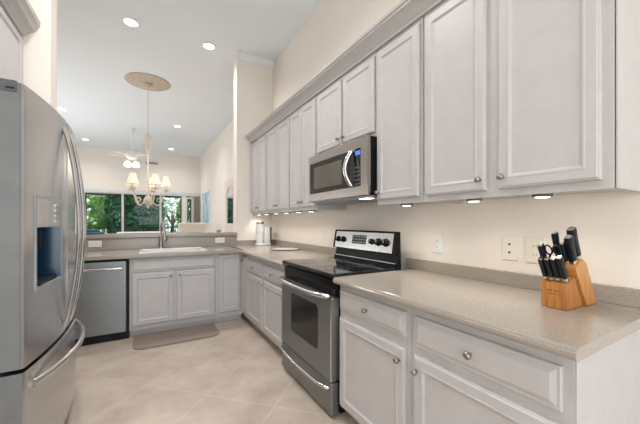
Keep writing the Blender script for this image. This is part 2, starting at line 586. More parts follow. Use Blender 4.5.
def panel_door(parent, O, U, Nn, w, h, knob_uz=None, fw=0.050, name='door'):
    """frame-and-panel door whose front stands 0.020 off O"""
    fw = min(fw, w * 0.26)
    d = MB().rings(O, U, Nn, w, h, [(0.0, 0.0), (0.0, 0.013), (0.003, 0.016), (0.006, 0.0165), (0.009, 0.020), (fw - 0.010, 0.020), (fw - 0.008, 0.0215), (fw - 0.003, 0.0215), (fw, 0.018), (fw + 0.008, 0.0130)], fill=False).build(name, 'cab', parent)
    MB().rings(O, U, Nn, w, h, [(fw + 0.004, 0.004), (fw + 0.004, 0.0133)]).build('panel', 'cab', d)
    if knob_uz:
        p = Vector(O) + Vector(U) * knob_uz[0] + Vector((0, 0, knob_uz[1])) + Vector(Nn) * 0.020
        knob(d, tuple(p), Nn)
    return d


def drawer_front(parent, O, U, Nn, w, h, knob_uz=True, name='drawer'):
    d = MB().rings(O, U, Nn, w, h, [(0, 0), (0, 0.011), (0.003, 0.0135), (0.010, 0.0135), (0.020, 0.018), (0.024, 0.020)]).build(name, 'cab', parent)
    if knob_uz:
        p = Vector(O) + Vector(U) * w / 2 + Vector((0, 0, h / 2)) + Vector(Nn) * 0.020
        knob(d, tuple(p), Nn)
    return d


XF = 0.955          # face-frame plane of the long run
ZB = 0.185          # underside of the base boxes
ZT = 0.878


def base_unit(label, y0, y1):
    t = thing('base_cabinet', label, 'cabinet', (1.25, (y0 + y1) / 2, FZ), 'base cabinets along the right wall')
    MB().box(XF, WR - 0.002, y0, y1, ZB, ZT).build('carcass', 'cab', t)
    MB().box(XF + 0.07, WR - 0.01, y0 + 0.002, y1 - 0.002, FZ, ZB).build('toe_kick', 'cab', t)
    return t


# near run: y from 1.388 down to 0.346
t = base_unit('grey base cabinet right beside the range, its door knob at top right', 0.892, 1.417)
drawer_front(t, (XF, 1.405, 0.738), XU, XN, 0.490, 0.107)
panel_door(t, (XF, 1.405, 0.205), XU, XN, 0.490, 0.487, (0.463, 0.432))
t = base_unit('grey base cabinet at the near end of the counter below the knife block', 0.346, 0.890)
drawer_front(t, (XF, 0.867, 0.722), XU, XN, 0.500, 0.121)
panel_door(t, (XF, 0.867, 0.205), XU, XN, 0.500, 0.482, (0.022, 0.425))
MB().box(XF + 0.004, WR - 0.004, 0.340, 0.3455, FZ, ZT).build('end_panel', 'cab', t)

# far run: from the range to the corner
t = base_unit('grey base cabinet beside the far side of the range with drawer over door', 2.147, 2.690)
drawer_front(t, (XF, 2.675, 0.708), XU, XN, 0.505, 0.125)
panel_door(t, (XF, 2.675, 0.225), XU, XN, 0.505, 0.462, (0.03, 0.425))
t = base_unit('grey drawer over door base cabinet second from the range toward the corner', 2.692, 3.190)
drawer_front(t, (XF, 3.175, 0.708), XU, XN, 0.470, 0.125)
panel_door(t, (XF, 3.175, 0.225), XU, XN, 0.470, 0.462, (0.44, 0.425))
t = base_unit('narrow tall-door grey base cabinet in the corner on the range side', 3.192, 3.386)
panel_door(t, (XF, 3.362, 0.225), XU, XN, 0.155, 0.62, (0.08, 0.575), fw=0.035)

# sink run, facing the camera
YF = 3.39


def sink_unit(label, x0, x1, name='base_cabinet'):
    t = thing(name, label, 'cabinet', ((x0 + x1) / 2, 3.68, FZ), 'base cabinets under the sink counter')
    MB().box(x0, x1, YF, YF + 0.02, ZB, ZT).box(x0, x0 + 0.018, YF + 0.02, 3.985, ZB, 0.72).box(x1 - 0.018, x1, YF + 0.02, 3.985, ZB, 0.72).box(x0 + 0.018, x1 - 0.018, YF + 0.02, 3.985, ZB, ZB + 0.018).build('carcass', 'cab', t)
    MB().box(x0 + 0.001, x1 - 0.001, YF + 0.05, 3.97, FZ, ZB).build('toe_kick', 'cab', t)
    return t


t = sink_unit('grey sink base cabinet with false drawer front and two doors', -0.128, 0.662, 'sink_cabinet')
drawer_front(t, (-0.112, YF, 0.742), SU, SN, 0.765, 0.126, False, 'drawer_front')
panel_door(t, (-0.112, YF, 0.228), SU, SN, 0.364, 0.497, (0.334, 0.457))
panel_door(t, (0.275, YF, 0.228), SU, SN, 0.378, 0.497, (0.030, 0.457))
t = sink_unit('grey tall-door base cabinet filling the corner right of the sink', 0.664, 0.952)
panel_door(t, (0.690, YF, 0.238), SU, SN, 0.228, 0.630, None, fw=0.045)
t = sink_unit('grey base cabinet left of the dishwasher behind the fridge', -1.198, -0.742)
panel_door(t, (-1.17, YF, 0.232), SU, SN, 0.41, 0.63, (0.38, 0.56))

# dishwasher
dw = thing('dishwasher', 'stainless steel dishwasher with bar handle left of the sink cabinet', 'dishwasher', (-0.43, 3.66, FZ))
MB().box(-0.738, -0.132, YF - 0.006, 3.98, 0.18, 0.876).build('body', 'gasket', dw)
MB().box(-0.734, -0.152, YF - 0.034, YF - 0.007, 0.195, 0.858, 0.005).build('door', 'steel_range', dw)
mb = MB().tube([(-0.70, YF - 0.075, 0.796), (-0.185, YF - 0.075, 0.796)], 0.0125, 12)
for hx in (-0.68, -0.205):
    mb.tube([(hx, YF - 0.034, 0.796), (hx, YF - 0.072, 0.796)], 0.009, 10)
mb.build('handle', 'chrome', dw, True)
MB().box(-0.736, -0.134, YF + 0.012, 3.97, FZ, 0.18).build('toe_kick', 'gasket', dw)

# ------------------------------------------------------------------ worktops
CT = 0.914
wt = thing('worktop', 'short speckled beige worktop with backsplash in front, holding the knife block', 'worktop', (1.2, 0.85, 0.88))
prof = [(WR - 0.002, 0.880), (0.915, 0.880), (0.906, 0.885), (0.903, 0.893), (0.903, 0.901), (0.907, 0.904), (0.907, 0.907), (0.911, 0.912), (0.917, 0.914), (WR - 0.002, 0.914)]
MB().prism(prof, 'y', 0.322, 1.416).build('top', 'counter', wt)
MB().box(WR - 0.022, WR - 0.001, 0.322, 1.475, CT, 0.980, 0.002).build('backsplash', 'counter', wt)

wt = thing('worktop', 'long speckled beige L-shaped worktop with backsplash around the sink corner', 'worktop', (0.6, 3.6, 0.88))
SX0, SX1, SY0, SY1 = -0.05, 0.585, 3.45, 3.87
mb = MB()
mb.prism(prof, 'y', 2.146, 3.9685)
mb.box(-1.198, SX0 + 0.012, 3.338, 3.9685, 0.880, CT, 0.003).box(SX1 - 0.012, 0.95, 3.338, 3.9685, 0.880, CT, 0.003)
mb.box(SX0 + 0.012, SX1 - 0.012, 3.338, SY0 + 0.012, 0.880, CT, 0.003).box(SX0 + 0.012, SX1 - 0.012, SY1 - 0.012, 3.9685, 0.880, CT, 0.003)
mb.build('top', 'counter', wt)
mb = MB().box(WR - 0.022, WR - 0.001, 2.146, 3.969, CT, 0.980, 0.002).box(1.046, WR - 0.001, 3.970, 3.989, CT, 0.980, 0.002)
mb.box(-1.198, 1.044, 3.970, 3.990, CT, 1.043, 0.002)
mb.build('backsplash', 'counter', wt)

tag(MB().box(-1.198, 1.043, 3.945, 4.30, 1.0455, 1.087, 0.006).build('bar_ledge', 'counter'),
    'raised speckled beige bar ledge behind the sink', 'ledge')

# sink
sk = thing('sink', 'white drop-in sink in the counter under the bar ledge', 'sink', (0.3, 3.66, 0.75))
mb = MB()
ro = [(SX0, SY0), (SX1, SY0), (SX1, SY1), (SX0, SY1)]
lv = [(0.000, 0.9145), (0.001, 0.919), (0.006, 0.923), (0.024, 0.923), (0.030, 0.917), (0.042, 0.780), (0.075, 0.765)]
lp = []
for ins, z in lv:
    lp.append(mb._v([(SX0 + ins, SY0 + ins, z), (SX1 - ins, SY0 + ins, z), (SX1 - ins, SY1 - ins, z), (SX0 + ins, SY1 - ins, z)]))
for a, b in zip(lp, lp[1:]):
    for k in range(4):
        mb.bm.faces.new((a[k], a[(k + 1) % 4], b[(k + 1) % 4], b[k]))
mb.bm.faces.new(lp[-1])
mb.build('basin', 'sink', sk)
MB().lathe((0.30, 3.66, 0.766), [(0.04, 0), (0.042, 0.003), (0.02, 0.004)], (0, 0, 1), 20).build('drain', 'chrome', sk, True)

# faucet
fx, fy = 0.158, 3.912
fa = thing('faucet', 'tall brushed nickel faucet with side lever behind the sink', 'faucet', (fx, fy, CT))
MB().lathe((fx, fy, CT + 0.0005), [(0.034, 0), (0.034, 0.006), (0.028, 0.014), (0.022, 0.03), (0.020, 0.10), (0.024, 0.115), (0.024, 0.135), (0.018, 0.15), (0.013, 0.16)], (0, 0, 1), 20).build('base', 'nickel', fa, True)
arc = [(fx, fy, CT + 0.15), (fx, fy, CT + 0.25)]
for k in range(1, 10):
    a = math.pi * k / 9
    arc.append((fx + 0.003 * k, fy - 0.075 + 0.075 * math.cos(a), CT + 0.25 + 0.06 * math.sin(a)))
arc.append((fx + 0.03, fy - 0.152, CT + 0.20))
sp = MB().tube(arc, 0.0125, 12).build('spout', 'nickel', fa, True)
MB().tube([(fx + 0.03, fy - 0.152, CT + 0.205), (fx + 0.031, fy - 0.154, CT + 0.12)], [0.016, 0.019], 12).build('spray_head', 'nickel', sp, True)
MB().tube([(fx + 0.018, fy, CT + 0.075), (fx + 0.05, fy - 0.005, CT + 0.08), (fx + 0.072, fy - 0.01, CT + 0.105), (fx + 0.085, fy - 0.012, CT + 0.15)], [0.012, 0.011, 0.009, 0.008], 10).build('lever', 'nickel', fa, True)

# ------------------------------------------------------------------ upper cabinets
UX = 1.245
UB, UT = 1.326, 2.30


def upper_unit(label, y0, y1, zb=UB):
    t = thing('wall_cabinet', label, 'cabinet', (1.4, (y0 + y1) / 2, zb), 'upper cabinets along the right wall')
    y0, y1 = y0 + 0.0025, y1 - 0.0025
    mb = MB().box(UX, UX + 0.02, y0, y1, zb, UT)                       # face frame slab
    mb.box(UX + 0.02, WR - 0.002, y0, y0 + 0.016, zb, UT).box(UX + 0.02, WR - 0.002, y1 - 0.016, y1, zb, UT)
    mb.box(UX + 0.02, WR - 0.002, y0 + 0.016, y1 - 0.016, zb + 0.012, zb + 0.03).box(UX + 0.02, WR - 0.002, y0 + 0.016, y1 - 0.016, UT - 0.02, UT)
    mb.build('carcass', 'cab', t)
    return t


DZ0, DZ1 = 1.355, 2.255
DH = DZ1 - DZ0


def udoor(t, ya, yb, ku=None, z0=DZ0):
    w = ya - yb
    k = None
    if ku == 'l':
        k = (0.022, 0.045)
    elif ku == 'r':
        k = (w - 0.022, 0.045)
    return panel_door(t, (UX, ya, z0), XU, XN, w, DZ1 - z0, k, fw=0.047)


t = upper_unit('two-door grey wall cabinet at the far end beside the column', 3.380, 3.972)
udoor(t, 3.950, 3.675, 'r')
udoor(t, 3.665, 3.392, 'l')
t = upper_unit('two-door grey wall cabinet second from the column', 2.722, 3.378)
udoor(t, 3.362, 3.050, 'r')
udoor(t, 3.040, 2.738, 'l')
t = upper_unit('two-door grey wall cabinet directly left of the microwave', 2.190, 2.720)
udoor(t, 2.705, 2.462, 'r')
udoor(t, 2.452, 2.205, 'l')
t = upper_unit('short two-door grey wall cabinet above the microwave', 1.440, 2.188, 1.755)
udoor(t, 2.168, 1.818, 'r', 1.782)
udoor(t, 1.795, 1.455, 'l', 1.782)
t = upper_unit('single-door grey wall cabinet directly right of the microwave', 1.082, 1.438)
udoor(t, 1.428, 1.100, 'l')
t = upper_unit('wide two-door grey wall cabinet nearest the camera above the knife block', 0.346, 1.080)
udoor(t, 1.060, 0.744, 'r')
udoor(t, 0.694, 0.376, 'l')
MB().box(UX + 0.003, WR - 0.004, 0.341, 0.3455, UB, UT).build('end_panel', 'cab', t)

# crown moulding over the run
mb = MB()
cr = [(UX + 0.3, 2.302), (UX - 0.006, 2.302), (UX - 0.006, 2.285), (UX - 0.014, 2.285), (UX - 0.018, 2.297), (UX - 0.028, 2.305), (UX - 0.045, 2.325), (UX - 0.065, 2.340), (UX - 0.078, 2.347), (UX - 0.078, 2.355), (UX - 0.088, 2.362), (UX - 0.090, 2.376), (UX + 0.3 - 0.002, 2.376)]
cr = [(min(a, WR - 0.002), b) for a, b in cr]
mb.prism([c for c in cr if True], 'y', 0.262, 3.986)
struct(mb.build('trim_3', 'cab'))

# under-cabinet puck lights
pk = None
for k, (u_y, lab) in enumerate([
        (3.90, 'small round puck light under the wall cabinet nearest the column'),
        (3.62, 'small puck light second from the column under the wall cabinets'),
        (3.30, 'small puck light third from the column under the wall cabinets'),
        (3.00, 'small puck light fourth from the column under the wall cabinets'),
        (2.70, 'small puck light fifth from the column under the wall cabinets'),
        (2.44, 'small puck light closest to the far side of the microwave'),
        (1.27, 'puck light under the single-door cabinet right of the microwave'),
        (0.855, 'puck light under the left door of the cabinet nearest the camera'),
        (0.575, 'puck light under the right door of the cabinet nearest the camera')]):
    if pk is None:
        pk = thing('puck_light', lab, 'light', (1.32, u_y, 1.3375), 'puck lights under the wall cabinets')
        MB().lathe((1.32, u_y, 1.3375), [(0.034, 0), (0.034, -0.017), (0.031, -0.020), (0.026, -0.020), (0.026, -0.016)], (0, 0, 1), 24).build('housing', 'darkgrey', pk, True)
        MB().lathe((1.32, u_y, 1.3215), [(0.025, 0), (0.025, -0.004), (0.018, -0.007)], (0, 0, 1), 24).build('lens', 'puckglow', pk, True)
        first_y = u_y
    else:
        c = copy_tree(pk)
        c.location.y = u_y * S
        c['label'] = lab
for u_y in (3.90, 3.62, 3.30, 3.00, 2.70, 2.44, 1.27, 0.855, 0.575):
    d = bpy.data.lights.new('puck_beam', 'SPOT')
    d.energy = PUCK_W * 8
    d.spot_size = math.radians(140)
    d.spot_blend = 0.9
    d.shadow_soft_size = 0.03
    d.color = (1.0, 0.93, 0.82)
    o = bpy.data.objects.new('puck_beam', d)
    o.location = P(1.32, u_y, 1.308)
    C.objects.link(o)

# ------------------------------------------------------------------ microwave
mw = thing('microwave', 'stainless over-the-range microwave with curved handle above the stove', 'microwave', (1.35, 1.81, 1.37))
MY0, MY1, MZ0, MZ1, MX = 1.436, 2.186, 1.385, 1.748, 1.160
MB().box(MX + 0.03, WR - 0.003, MY0, MY1, MZ0 + 0.004, MZ1).build('body', 'black', mw)
mb = MB()
OV = Vector((MX + 0.029, MY1, MZ0))
w, h = MY1 - MY0, MZ1 - MZ0
# front plate with its dark opening
dd = MB().box(MX, MX + 0.029, MY0, MY1, MZ0, MZ0 + 0.062, 0.003).box(MX, MX + 0.029, MY0, MY1, MZ1 - 0.062, MZ1, 0.003) \
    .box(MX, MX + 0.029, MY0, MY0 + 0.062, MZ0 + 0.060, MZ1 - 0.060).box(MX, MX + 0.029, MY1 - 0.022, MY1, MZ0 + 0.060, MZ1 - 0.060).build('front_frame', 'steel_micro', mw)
dr = MB().box(MX + 0.004, MX + 0.028, MY0 + 0.195, MY1 - 0.021, MZ0 + 0.061, MZ1 - 0.061, 0.003).build('door', 'microdark', mw)
MB().box(MX + 0.001, MX + 0.006, MY0 + 0.275, MY1 - 0.085, MZ0 + 0.095, MZ1 - 0.098, 0.002).build('window', 'microglass', dr)
hp = []
for k in range(13):
    s_ = k / 12
    b = math.sin(math.pi * s_)
    hp.append((MX - 0.010 - 0.034 * b, MY0 + 0.150 + 0.022 * b, MZ0 + 0.068 + s_ * 0.225))
MB().tube(hp, 0.016, 12, flat=(1.0, 0.75), up=(1, 0, 0)).tube([(MX + 0.006, hp[0][1], hp[0][2]), (MX - 0.011, hp[0][1], hp[0][2])], 0.011).tube([(MX + 0.006, hp[-1][1], hp[-1][2]), (MX - 0.011, hp[-1][1], hp[-1][2])], 0.011).build('handle', 'chrome', dr, True)
cpn = MB().box(MX + 0.004, MX + 0.028, MY0 + 0.061, MY0 + 0.194, MZ0 + 0.061, MZ1 - 0.061, 0.003).build('control_panel', 'blackglass', mw)
MB().box(MX + 0.002, MX + 0.0045, MY0 + 0.072, MY0 + 0.120, MZ1 - 0.102, MZ1 - 0.076).build('display', 'display', cpn)
for r_ in range(5):
    for c_ in range(2):
        MB().box(MX + 0.003, MX + 0.0045, MY0 + 0.072 + c_ * 0.035, MY0 + 0.095 + c_ * 0.035, MZ0 + 0.075 + r_ * 0.026, MZ0 + 0.083 + r_ * 0.026).build('button', 'darkgrey', cpn)
MB().box(MX + 0.02, MX + 0.34, MY0 + 0.02, MY1 - 0.02, MZ0 - 0.012, MZ0 + 0.004, 0.004).build('vent_panel', 'midgrey', mw)
MB().box(MX + 0.045, MX + 0.105, MY0 + 0.055, MY0 + 0.14, MZ0 - 0.0140, MZ0 - 0.0115, 0.001).build('cooktop_lamp', 'puckglow', mw)
d = bpy.data.lights.new('cooktop_lamp_beam', 'SPOT')
d.energy = 6
d.spot_size = math.radians(140)
d.spot_blend = 0.9
d.shadow_soft_size = 0.04
d.color = (1.0, 0.88, 0.70)
o = bpy.data.objects.new('cooktop_lamp_beam', d)
o.location = P(MX + 0.08, MY0 + 0.10, MZ0 - 0.02)
C.objects.link(o)

# ------------------------------------------------------------------ range
rg = thing('range', 'stainless steel and black electric range with glass cooktop between the counters', 'range', (1.2, 1.77, FZ))
RY0, RY1 = 1.420, 2.140
MB().box(0.952, 1.450, RY0, RY1, 0.155, 0.905).box(0.98, 1.44, RY0 + 0.03, RY1 - 0.03, FZ, 0.156).build('body', 'black', rg)
ck = MB().box(0.905, 1.384, RY0, RY1, 0.9055, 0.930, 0.006).build('cooktop', 'cooktop', rg)
for (bx, by, br_) in ((1.03, 1.61, 0.105), (1.03, 1.95, 0.080), (1.27, 1.61, 0.075), (1.26, 1.95, 0.095)):
    MB().lathe((bx, by, 0.9301), [(br_, 0), (br_, 0.0006), (br_ - 0.006, 0.0006), (br_ - 0.006, 0)], (0, 0, 1), 40, False) \
        .lathe((bx, by, 0.9301), [(br_ * 0.6, 0), (br_ * 0.6, 0.0006), (br_ * 0.6 - 0.004, 0.0006), (br_ * 0.6 - 0.004, 0)], (0, 0, 1), 40, False).build('burner_ring', 'ring', ck)
MB().box(0.925, 0.951, RY0 + 0.003, RY1 - 0.003, 0.800, 0.890, 0.004).build('vent_trim', 'black', rg)
od = MB()
# oven door plate with a window opening (rounded corners)


def rrect(y0, y1, z0, z1, r, n=5):
    pts = []
    for (cy, cz, a0) in ((y1 - r, z1 - r, 0), (y0 + r, z1 - r, 90), (y0 + r, z0 + r, 180), (y1 - r, z0 + r, 270)):
        for k in range(n + 1):
            a = math.radians(a0 + 90 * k / n)
            pts.append((cy + r * math.cos(a), cz + r * math.sin(a)))
    return pts


def plate(mb, xf, xb, outer, inner):
    """plate in the yz plane between xf and xb, outer ring to inner ring, same count"""
    n = len(outer)
    fo = mb._v([(xf, *p) for p in outer])
    fi = mb._v([(xf, *p) for p in inner])
    bo = mb._v([(xb, *p) for p in outer])
    bi = mb._v([(xb, *p) for p in inner])
    for k in range(n):
        j = (k + 1) % n
        mb.bm.faces.new((fo[k], fo[j], fi[j], fi[k]))
        mb.bm.faces.new((bo[k], bi[k], bi[j], bo[j]))
        mb.bm.faces.new((fo[k], bo[k], bo[j], fo[j]))
        mb.bm.faces.new((fi[k], fi[j], bi[j], bi[k]))
    return mb


DX = 0.900
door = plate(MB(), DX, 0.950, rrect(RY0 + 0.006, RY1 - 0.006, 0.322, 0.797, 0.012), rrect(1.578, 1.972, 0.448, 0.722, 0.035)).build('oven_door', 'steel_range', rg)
MB().prism(rrect(1.5785, 1.9715, 0.4485, 0.7215, 0.034), 'x', DX + 0.005, 0.945).build('oven_window', 'ovenglass', door)
MB().prism([(DX - 0.0005, 0.325), (DX + 0.012, 0.325), (DX + 0.012, 0.794), (DX - 0.0005, 0.794)], 'y', RY0 + 0.0065, RY0 + 0.018).build('edge_strip', 'chrome', door)


def bow_handle(mb, x, y0, y1, z, out, r, flat=None):
    pts = [(x, y1, z)]
    for k in range(17):
        s_ = k / 16
        pts.append((x - out * (0.55 + 0.45 * math.sin(math.pi * s_)) * min(1.0, 8 * min(s_, 1 - s_) + 0.25), y1 + (y0 - y1) * s_, z))
    pts.append((x, y0, z))
    return mb.tube(pts, r, 12, flat)


bow_handle(MB(), DX, RY0 + 0.045, RY1 - 0.012, 0.800, 0.052, 0.0145).build('handle', 'chrome', door, True)
dw2 = MB().box(DX, 0.950, RY0 + 0.006, RY1 - 0.006, 0.135, 0.316, 0.006).build('storage_drawer', 'steel_range', rg)
bow_handle(MB(), DX, RY0 + 0.045, RY1 - 0.012, 0.278, 0.034, 0.010).build('handle', 'chrome', dw2, True)
# backguard
MB().prism([(1.382, 0.9305), (1.382, 0.95), (1.392, 0.955), (1.402, 1.012), (1.368, 1.014), (1.391, 1.152), (1.400, 1.160), (1.418, 1.158), (1.424, 0.906), (1.388, 0.906)], 'y', RY0 - 0.002, RY1 + 0.002).build('backguard', 'black', rg)
cpl = MB()
PX = lambda z: 1.3685 + (z - 1.014) / (1.152 - 1.014) * 0.023
a0, a1 = RY0 + 0.022, RY1 - 0.030
cpl.prism([(PX(1.020) - 0.0045, 1.020), (PX(1.147) - 0.0045, 1.147), (PX(1.147), 1.147), (PX(1.020), 1.020)], 'y', a0, a1)
cpo = cpl.build('control_panel', 'steel', rg)
kn = Vector((-1, 0, 0.147)).normalized()
for ky, kr in ((2.066, 0.021), (2.000, 0.021), (1.650, 0.018), (1.580, 0.024), (1.508, 0.024)):
    zc = 1.085
    k_ = MB().lathe((PX(zc) - 0.0045, ky, zc), [(kr * 1.15, 0), (kr * 1.15, 0.003), (kr, 0.004), (kr * 0.9, 0.020), (kr * 0.75, 0.022), (0.0005, 0.022)], tuple(kn), 24).build('knob', 'black', cpo, True)
    MB().box(PX(zc) - 0.030, PX(zc) - 0.026, ky - 0.002, ky + 0.002, zc, zc + kr * 0.8).build('pointer', 'mark', k_)
dsp = MB().prism([(PX(1.060) - 0.006, 1.060), (PX(1.125) - 0.006, 1.125), (PX(1.125) - 0.004, 1.125), (PX(1.060) - 0.004, 1.060)], 'y', 1.715, 1.880).build('clock_display', 'displaydim', cpo)
for r_ in range(3):
    for c_ in range(5):
        zc = 1.068 + r_ * 0.021
        MB().box(PX(zc) - 0.0075, PX(zc) - 0.0055, 1.722 + c_ * 0.032, 1.742 + c_ * 0.032, zc, zc + 0.008).build('button', 'mark', dsp)
MB().tube([(1.387, RY0 + 0.01, 0.953), (1.387, RY1 - 0.01, 0.953)], 0.004, 8).build('trim_bar', 'chrome', rg, True)

# ------------------------------------------------------------------ refrigerator
fr = thing('refrigerator', 'stainless steel french door refrigerator with freezer drawer and water dispenser', 'refrigerator', (-0.8, 2.06, FZ))
FY0, FY1, FYM = 1.563, 2.556, 2.060


def fx_(y):
    return -0.402 + 0.044 * (1 - ((y - FYM) / 0.497) ** 2)


def curved(y0, y1, z0, z1, n=14, xb=-0.478, bev=0.012):
    """door slab with a bowed front; ends rounded in plan"""
    pts = [(xb, y0), (xb, y1)]
    ys = [y1 - (y1 - y0) * k / n for k in range(n + 1)]
    for k, y in enumerate(ys):
        x_ = fx_(y)
        if k == 0:
            pts += [(x_ - bev, y), (x_ - bev * 0.3, y - bev * 0.3), (fx_(y - bev), y - bev)]
        elif k == n:
            pts += [(fx_(y + bev), y + bev), (x_ - bev * 0.3, y + bev * 0.3), (x_ - bev, y)]
        else:
            pts.append((x_, y))
    mb = MB()
    mb.prism(pts, 'z', z0, z1)
    return mb


MB().box(-1.16, -0.484, FY0 + 0.004, FY1 - 0.004, 0.145, 1.725, 0.006).build('case', 'midgrey', fr)
dl = None
# near door: cut around the dispenser recess (built from three curved slabs plus the niche)
ND0, ND1 = FY0, FYM - 0.003
DZb, DZt = 0.662, 1.750
RY_a, RY_b, RZ_a, RZ_b = 1.655, 1.935, 0.955, 1.200       # recess
mb = MB()
ys = [ND0 + (ND1 - ND0) * k / 24 for k in range(25)]
ys = sorted(set([round(y, 4) for y in ys if not (abs(y - RY_a) < 0.012 or abs(y - RY_b) < 0.012)] + [RY_a, RY_b] + [ND0 + 0.003, ND0 + 0.008, ND1 - 0.003]))
zs = [DZb, RZ_a, RZ_b, DZt]


def nx(y):
    e = min(y - ND0, ND1 - y)
    return fx_(y) - (0.012 * (1 - min(1, e / 0.010)) ** 2)


gv = {}


def V(kind, y, z):
    key = (kind, y, z)
    if key not in gv:
        x_ = nx(y) if kind == 'f' else -0.478
        gv[key] = mb._v([(x_, y, z)])[0]
    return gv[key]


for i in range(len(ys) - 1):
    for j in range(3):
        if j == 1 and RY_a - 1e-6 <= ys[i] and ys[i + 1] <= RY_b + 1e-6:
            continue
        mb.bm.faces.new((V('f', ys[i], zs[j]), V('f', ys[i + 1], zs[j]), V('f', ys[i + 1], zs[j + 1]), V('f', ys[i], zs[j + 1])))
    mb.bm.faces.new((V('f', ys[i], DZt), V('f', ys[i + 1], DZt), V('b', ys[i + 1], DZt), V('b', ys[i], DZt)))
    mb.bm.faces.new((V('f', ys[i], DZb), V('b', ys[i], DZb), V('b', ys[i + 1], DZb), V('f', ys[i + 1], DZb)))
for y_ in (ys[0], ys[-1]):
    for j in range(3):
        mb.bm.faces.new((V('f', y_, zs[j]), V('f', y_, zs[j + 1]), V('b', y_, zs[j + 1]), V('b', y_, zs[j])))
dl = mb.build('door', 'steel', fr)
# niche
mb = MB()
q = [(RY_a, RZ_a), (RY_b, RZ_a), (RY_b, RZ_b), (RY_a, RZ_b)]
fo = mb._v([(nx(y) + 0.0, y, z) for y, z in q])
bo = mb._v([(-0.462, y + (0.012 if y < 1.8 else -0.012), z) for y, z in q])
for k in range(4):
    mb.bm.faces.new((fo[k], fo[(k + 1) % 4], bo[(k + 1) % 4], bo[k]))
mb.bm.faces.new(bo)
dn = mb.build('dispenser_recess', 'blueled', dl)
# bezel around the dispenser
bz = MB()
for (ya, yb, za, zb) in ((RY_a - 0.012, RY_b + 0.012, RZ_a - 0.014, RZ_a), (RY_a - 0.012, RY_a, RZ_a, 1.322), (RY_b, RY_b + 0.012, RZ_a, 1.322), (RY_a - 0.012, RY_b + 0.012, 1.322, 1.332)):
    m_ = 5
    for k in range(m_):
        y0_, y1_ = ya + (yb - ya) * k / m_, ya + (yb - ya) * (k + 1) / m_
        bz.prism([(fx_(y0_) - 0.002, y0_), (fx_(y1_) - 0.002, y1_), (fx_(y1_) + 0.004, y1_), (fx_(y0_) + 0.004, y0_)], 'z', za, zb)
bz.build('dispenser_bezel', 'midgrey', dl)
cpx = MB()
for k in range(5):
    y0_, y1_ = RY_a + (RY_b - RY_a) * k / 5, RY_a + (RY_b - RY_a) * (k + 1) / 5
    cpx.prism([(fx_(y0_) - 0.002, y0_), (fx_(y1_) - 0.002, y1_), (fx_(y1_) + 0.002, y1_), (fx_(y0_) + 0.002, y0_)], 'z', RZ_b, 1.322)
dc = cpx.build('dispenser_control', 'steel', dl)
for k in range(4):
    yk = 1.86
    MB().box(fx_(yk) + 0.0005, fx_(yk) + 0.0035, yk - 0.02, yk + 0.03, 1.222 + k * 0.024, 1.232 + k * 0.024, 0.001).build('button', 'chrome', dc)
MB().box(-0.455, -0.40, 1.77, 1.80, 1.10, 1.198, 0.006).build('nozzle', 'gasket', dn)
MB().box(-0.455, -0.375, RY_a + 0.014, RY_b - 0.014, RZ_a + 0.001, RZ_a + 0.010, 0.002).build('drip_tray', 'gasket', dn)
d2 = curved(FYM + 0.003, FY1, DZb, DZt).build('door', 'steel', fr)


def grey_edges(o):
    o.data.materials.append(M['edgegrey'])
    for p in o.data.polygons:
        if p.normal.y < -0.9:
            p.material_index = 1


grey_edges(dl)


def fridge_handle(parent, y, z0, z1):
    pts = []
    for k in range(19):
        s_ = k / 18
        b = math.sin(math.pi * s_) ** 0.8
        pts.append((fx_(y) + 0.004 + 0.060 * b, y, z0 + (z1 - z0) * s_))
    return MB().tube(pts, 0.013, 12, flat=(1.15, 0.8), up=(1, 0, 0)).build('handle', 'chrome', parent, True)


fridge_handle(dl, 1.975, 0.690, 1.700)
fridge_handle(d2, 2.118, 0.690, 1.700)
fz = curved(FY0, FY1, 0.190, 0.645).build('freezer_drawer', 'steel', fr)
grey_edges(fz)
pts = []
for k in range(21):
    s_ = k / 20
    b = math.sin(math.pi * s_) ** 0.7
    y = FY0 + 0.06 + (FY1 - FY0 - 0.12) * s_
    pts.append((fx_(y) + 0.003 + 0.052 * b, y, 0.575 - 0.0 * b))
MB().tube(pts, 0.014, 12, flat=(0.8, 1.15)).build('handle', 'chrome', fz, True)
MB().box(-1.10, -0.43, FY0 + 0.02, FY1 - 0.02, FZ, 0.182, 0.004).build('kick_grille', 'darkgrey', fr)
for ya in (FY0 - 0.004, FY1 - 0.080):
    hc = MB().box(-0.66, -0.419, ya, ya + 0.084, 1.712, 1.757, 0.005).build('hinge_cover', 'darkgrey', fr)
    MB().box(-0.450, -0.425, ya - 0.001, ya + 0.002, 1.722, 1.729).build('slot', 'gasket', hc)

# cabinet over the refrigerator
t = thing('wall_cabinet', 'deep cream-grey cabinet with crown moulding above the refrigerator', 'cabinet', (-0.92, 2.06, 1.83))
MB().box(-1.197, -0.672, 1.50, 2.573, 1.83, 2.46).build('carcass', 'cab', t)
panel_door(t, (-0.672, 1.515, 1.845), (0, 1, 0), (1, 0, 0), 0.51, 0.515, (0.48, 0.04))
panel_door(t, (-0.672, 2.035, 1.845), (0, 1, 0), (1, 0, 0), 0.51, 0.515, (0.03, 0.04))
mb = MB()
mb.prism([(-0.675, 2.385), (-0.657, 2.385), (-0.650, 2.400), (-0.630, 2.418), (-0.606, 2.432), (-0.598, 2.450), (-0.582, 2.470), (-0.578, 2.497), (-0.675, 2.497)], 'y', 1.50, 2.573)
mb.build('crown_molding', 'cab', t)

# ------------------------------------------------------------------ wall plates


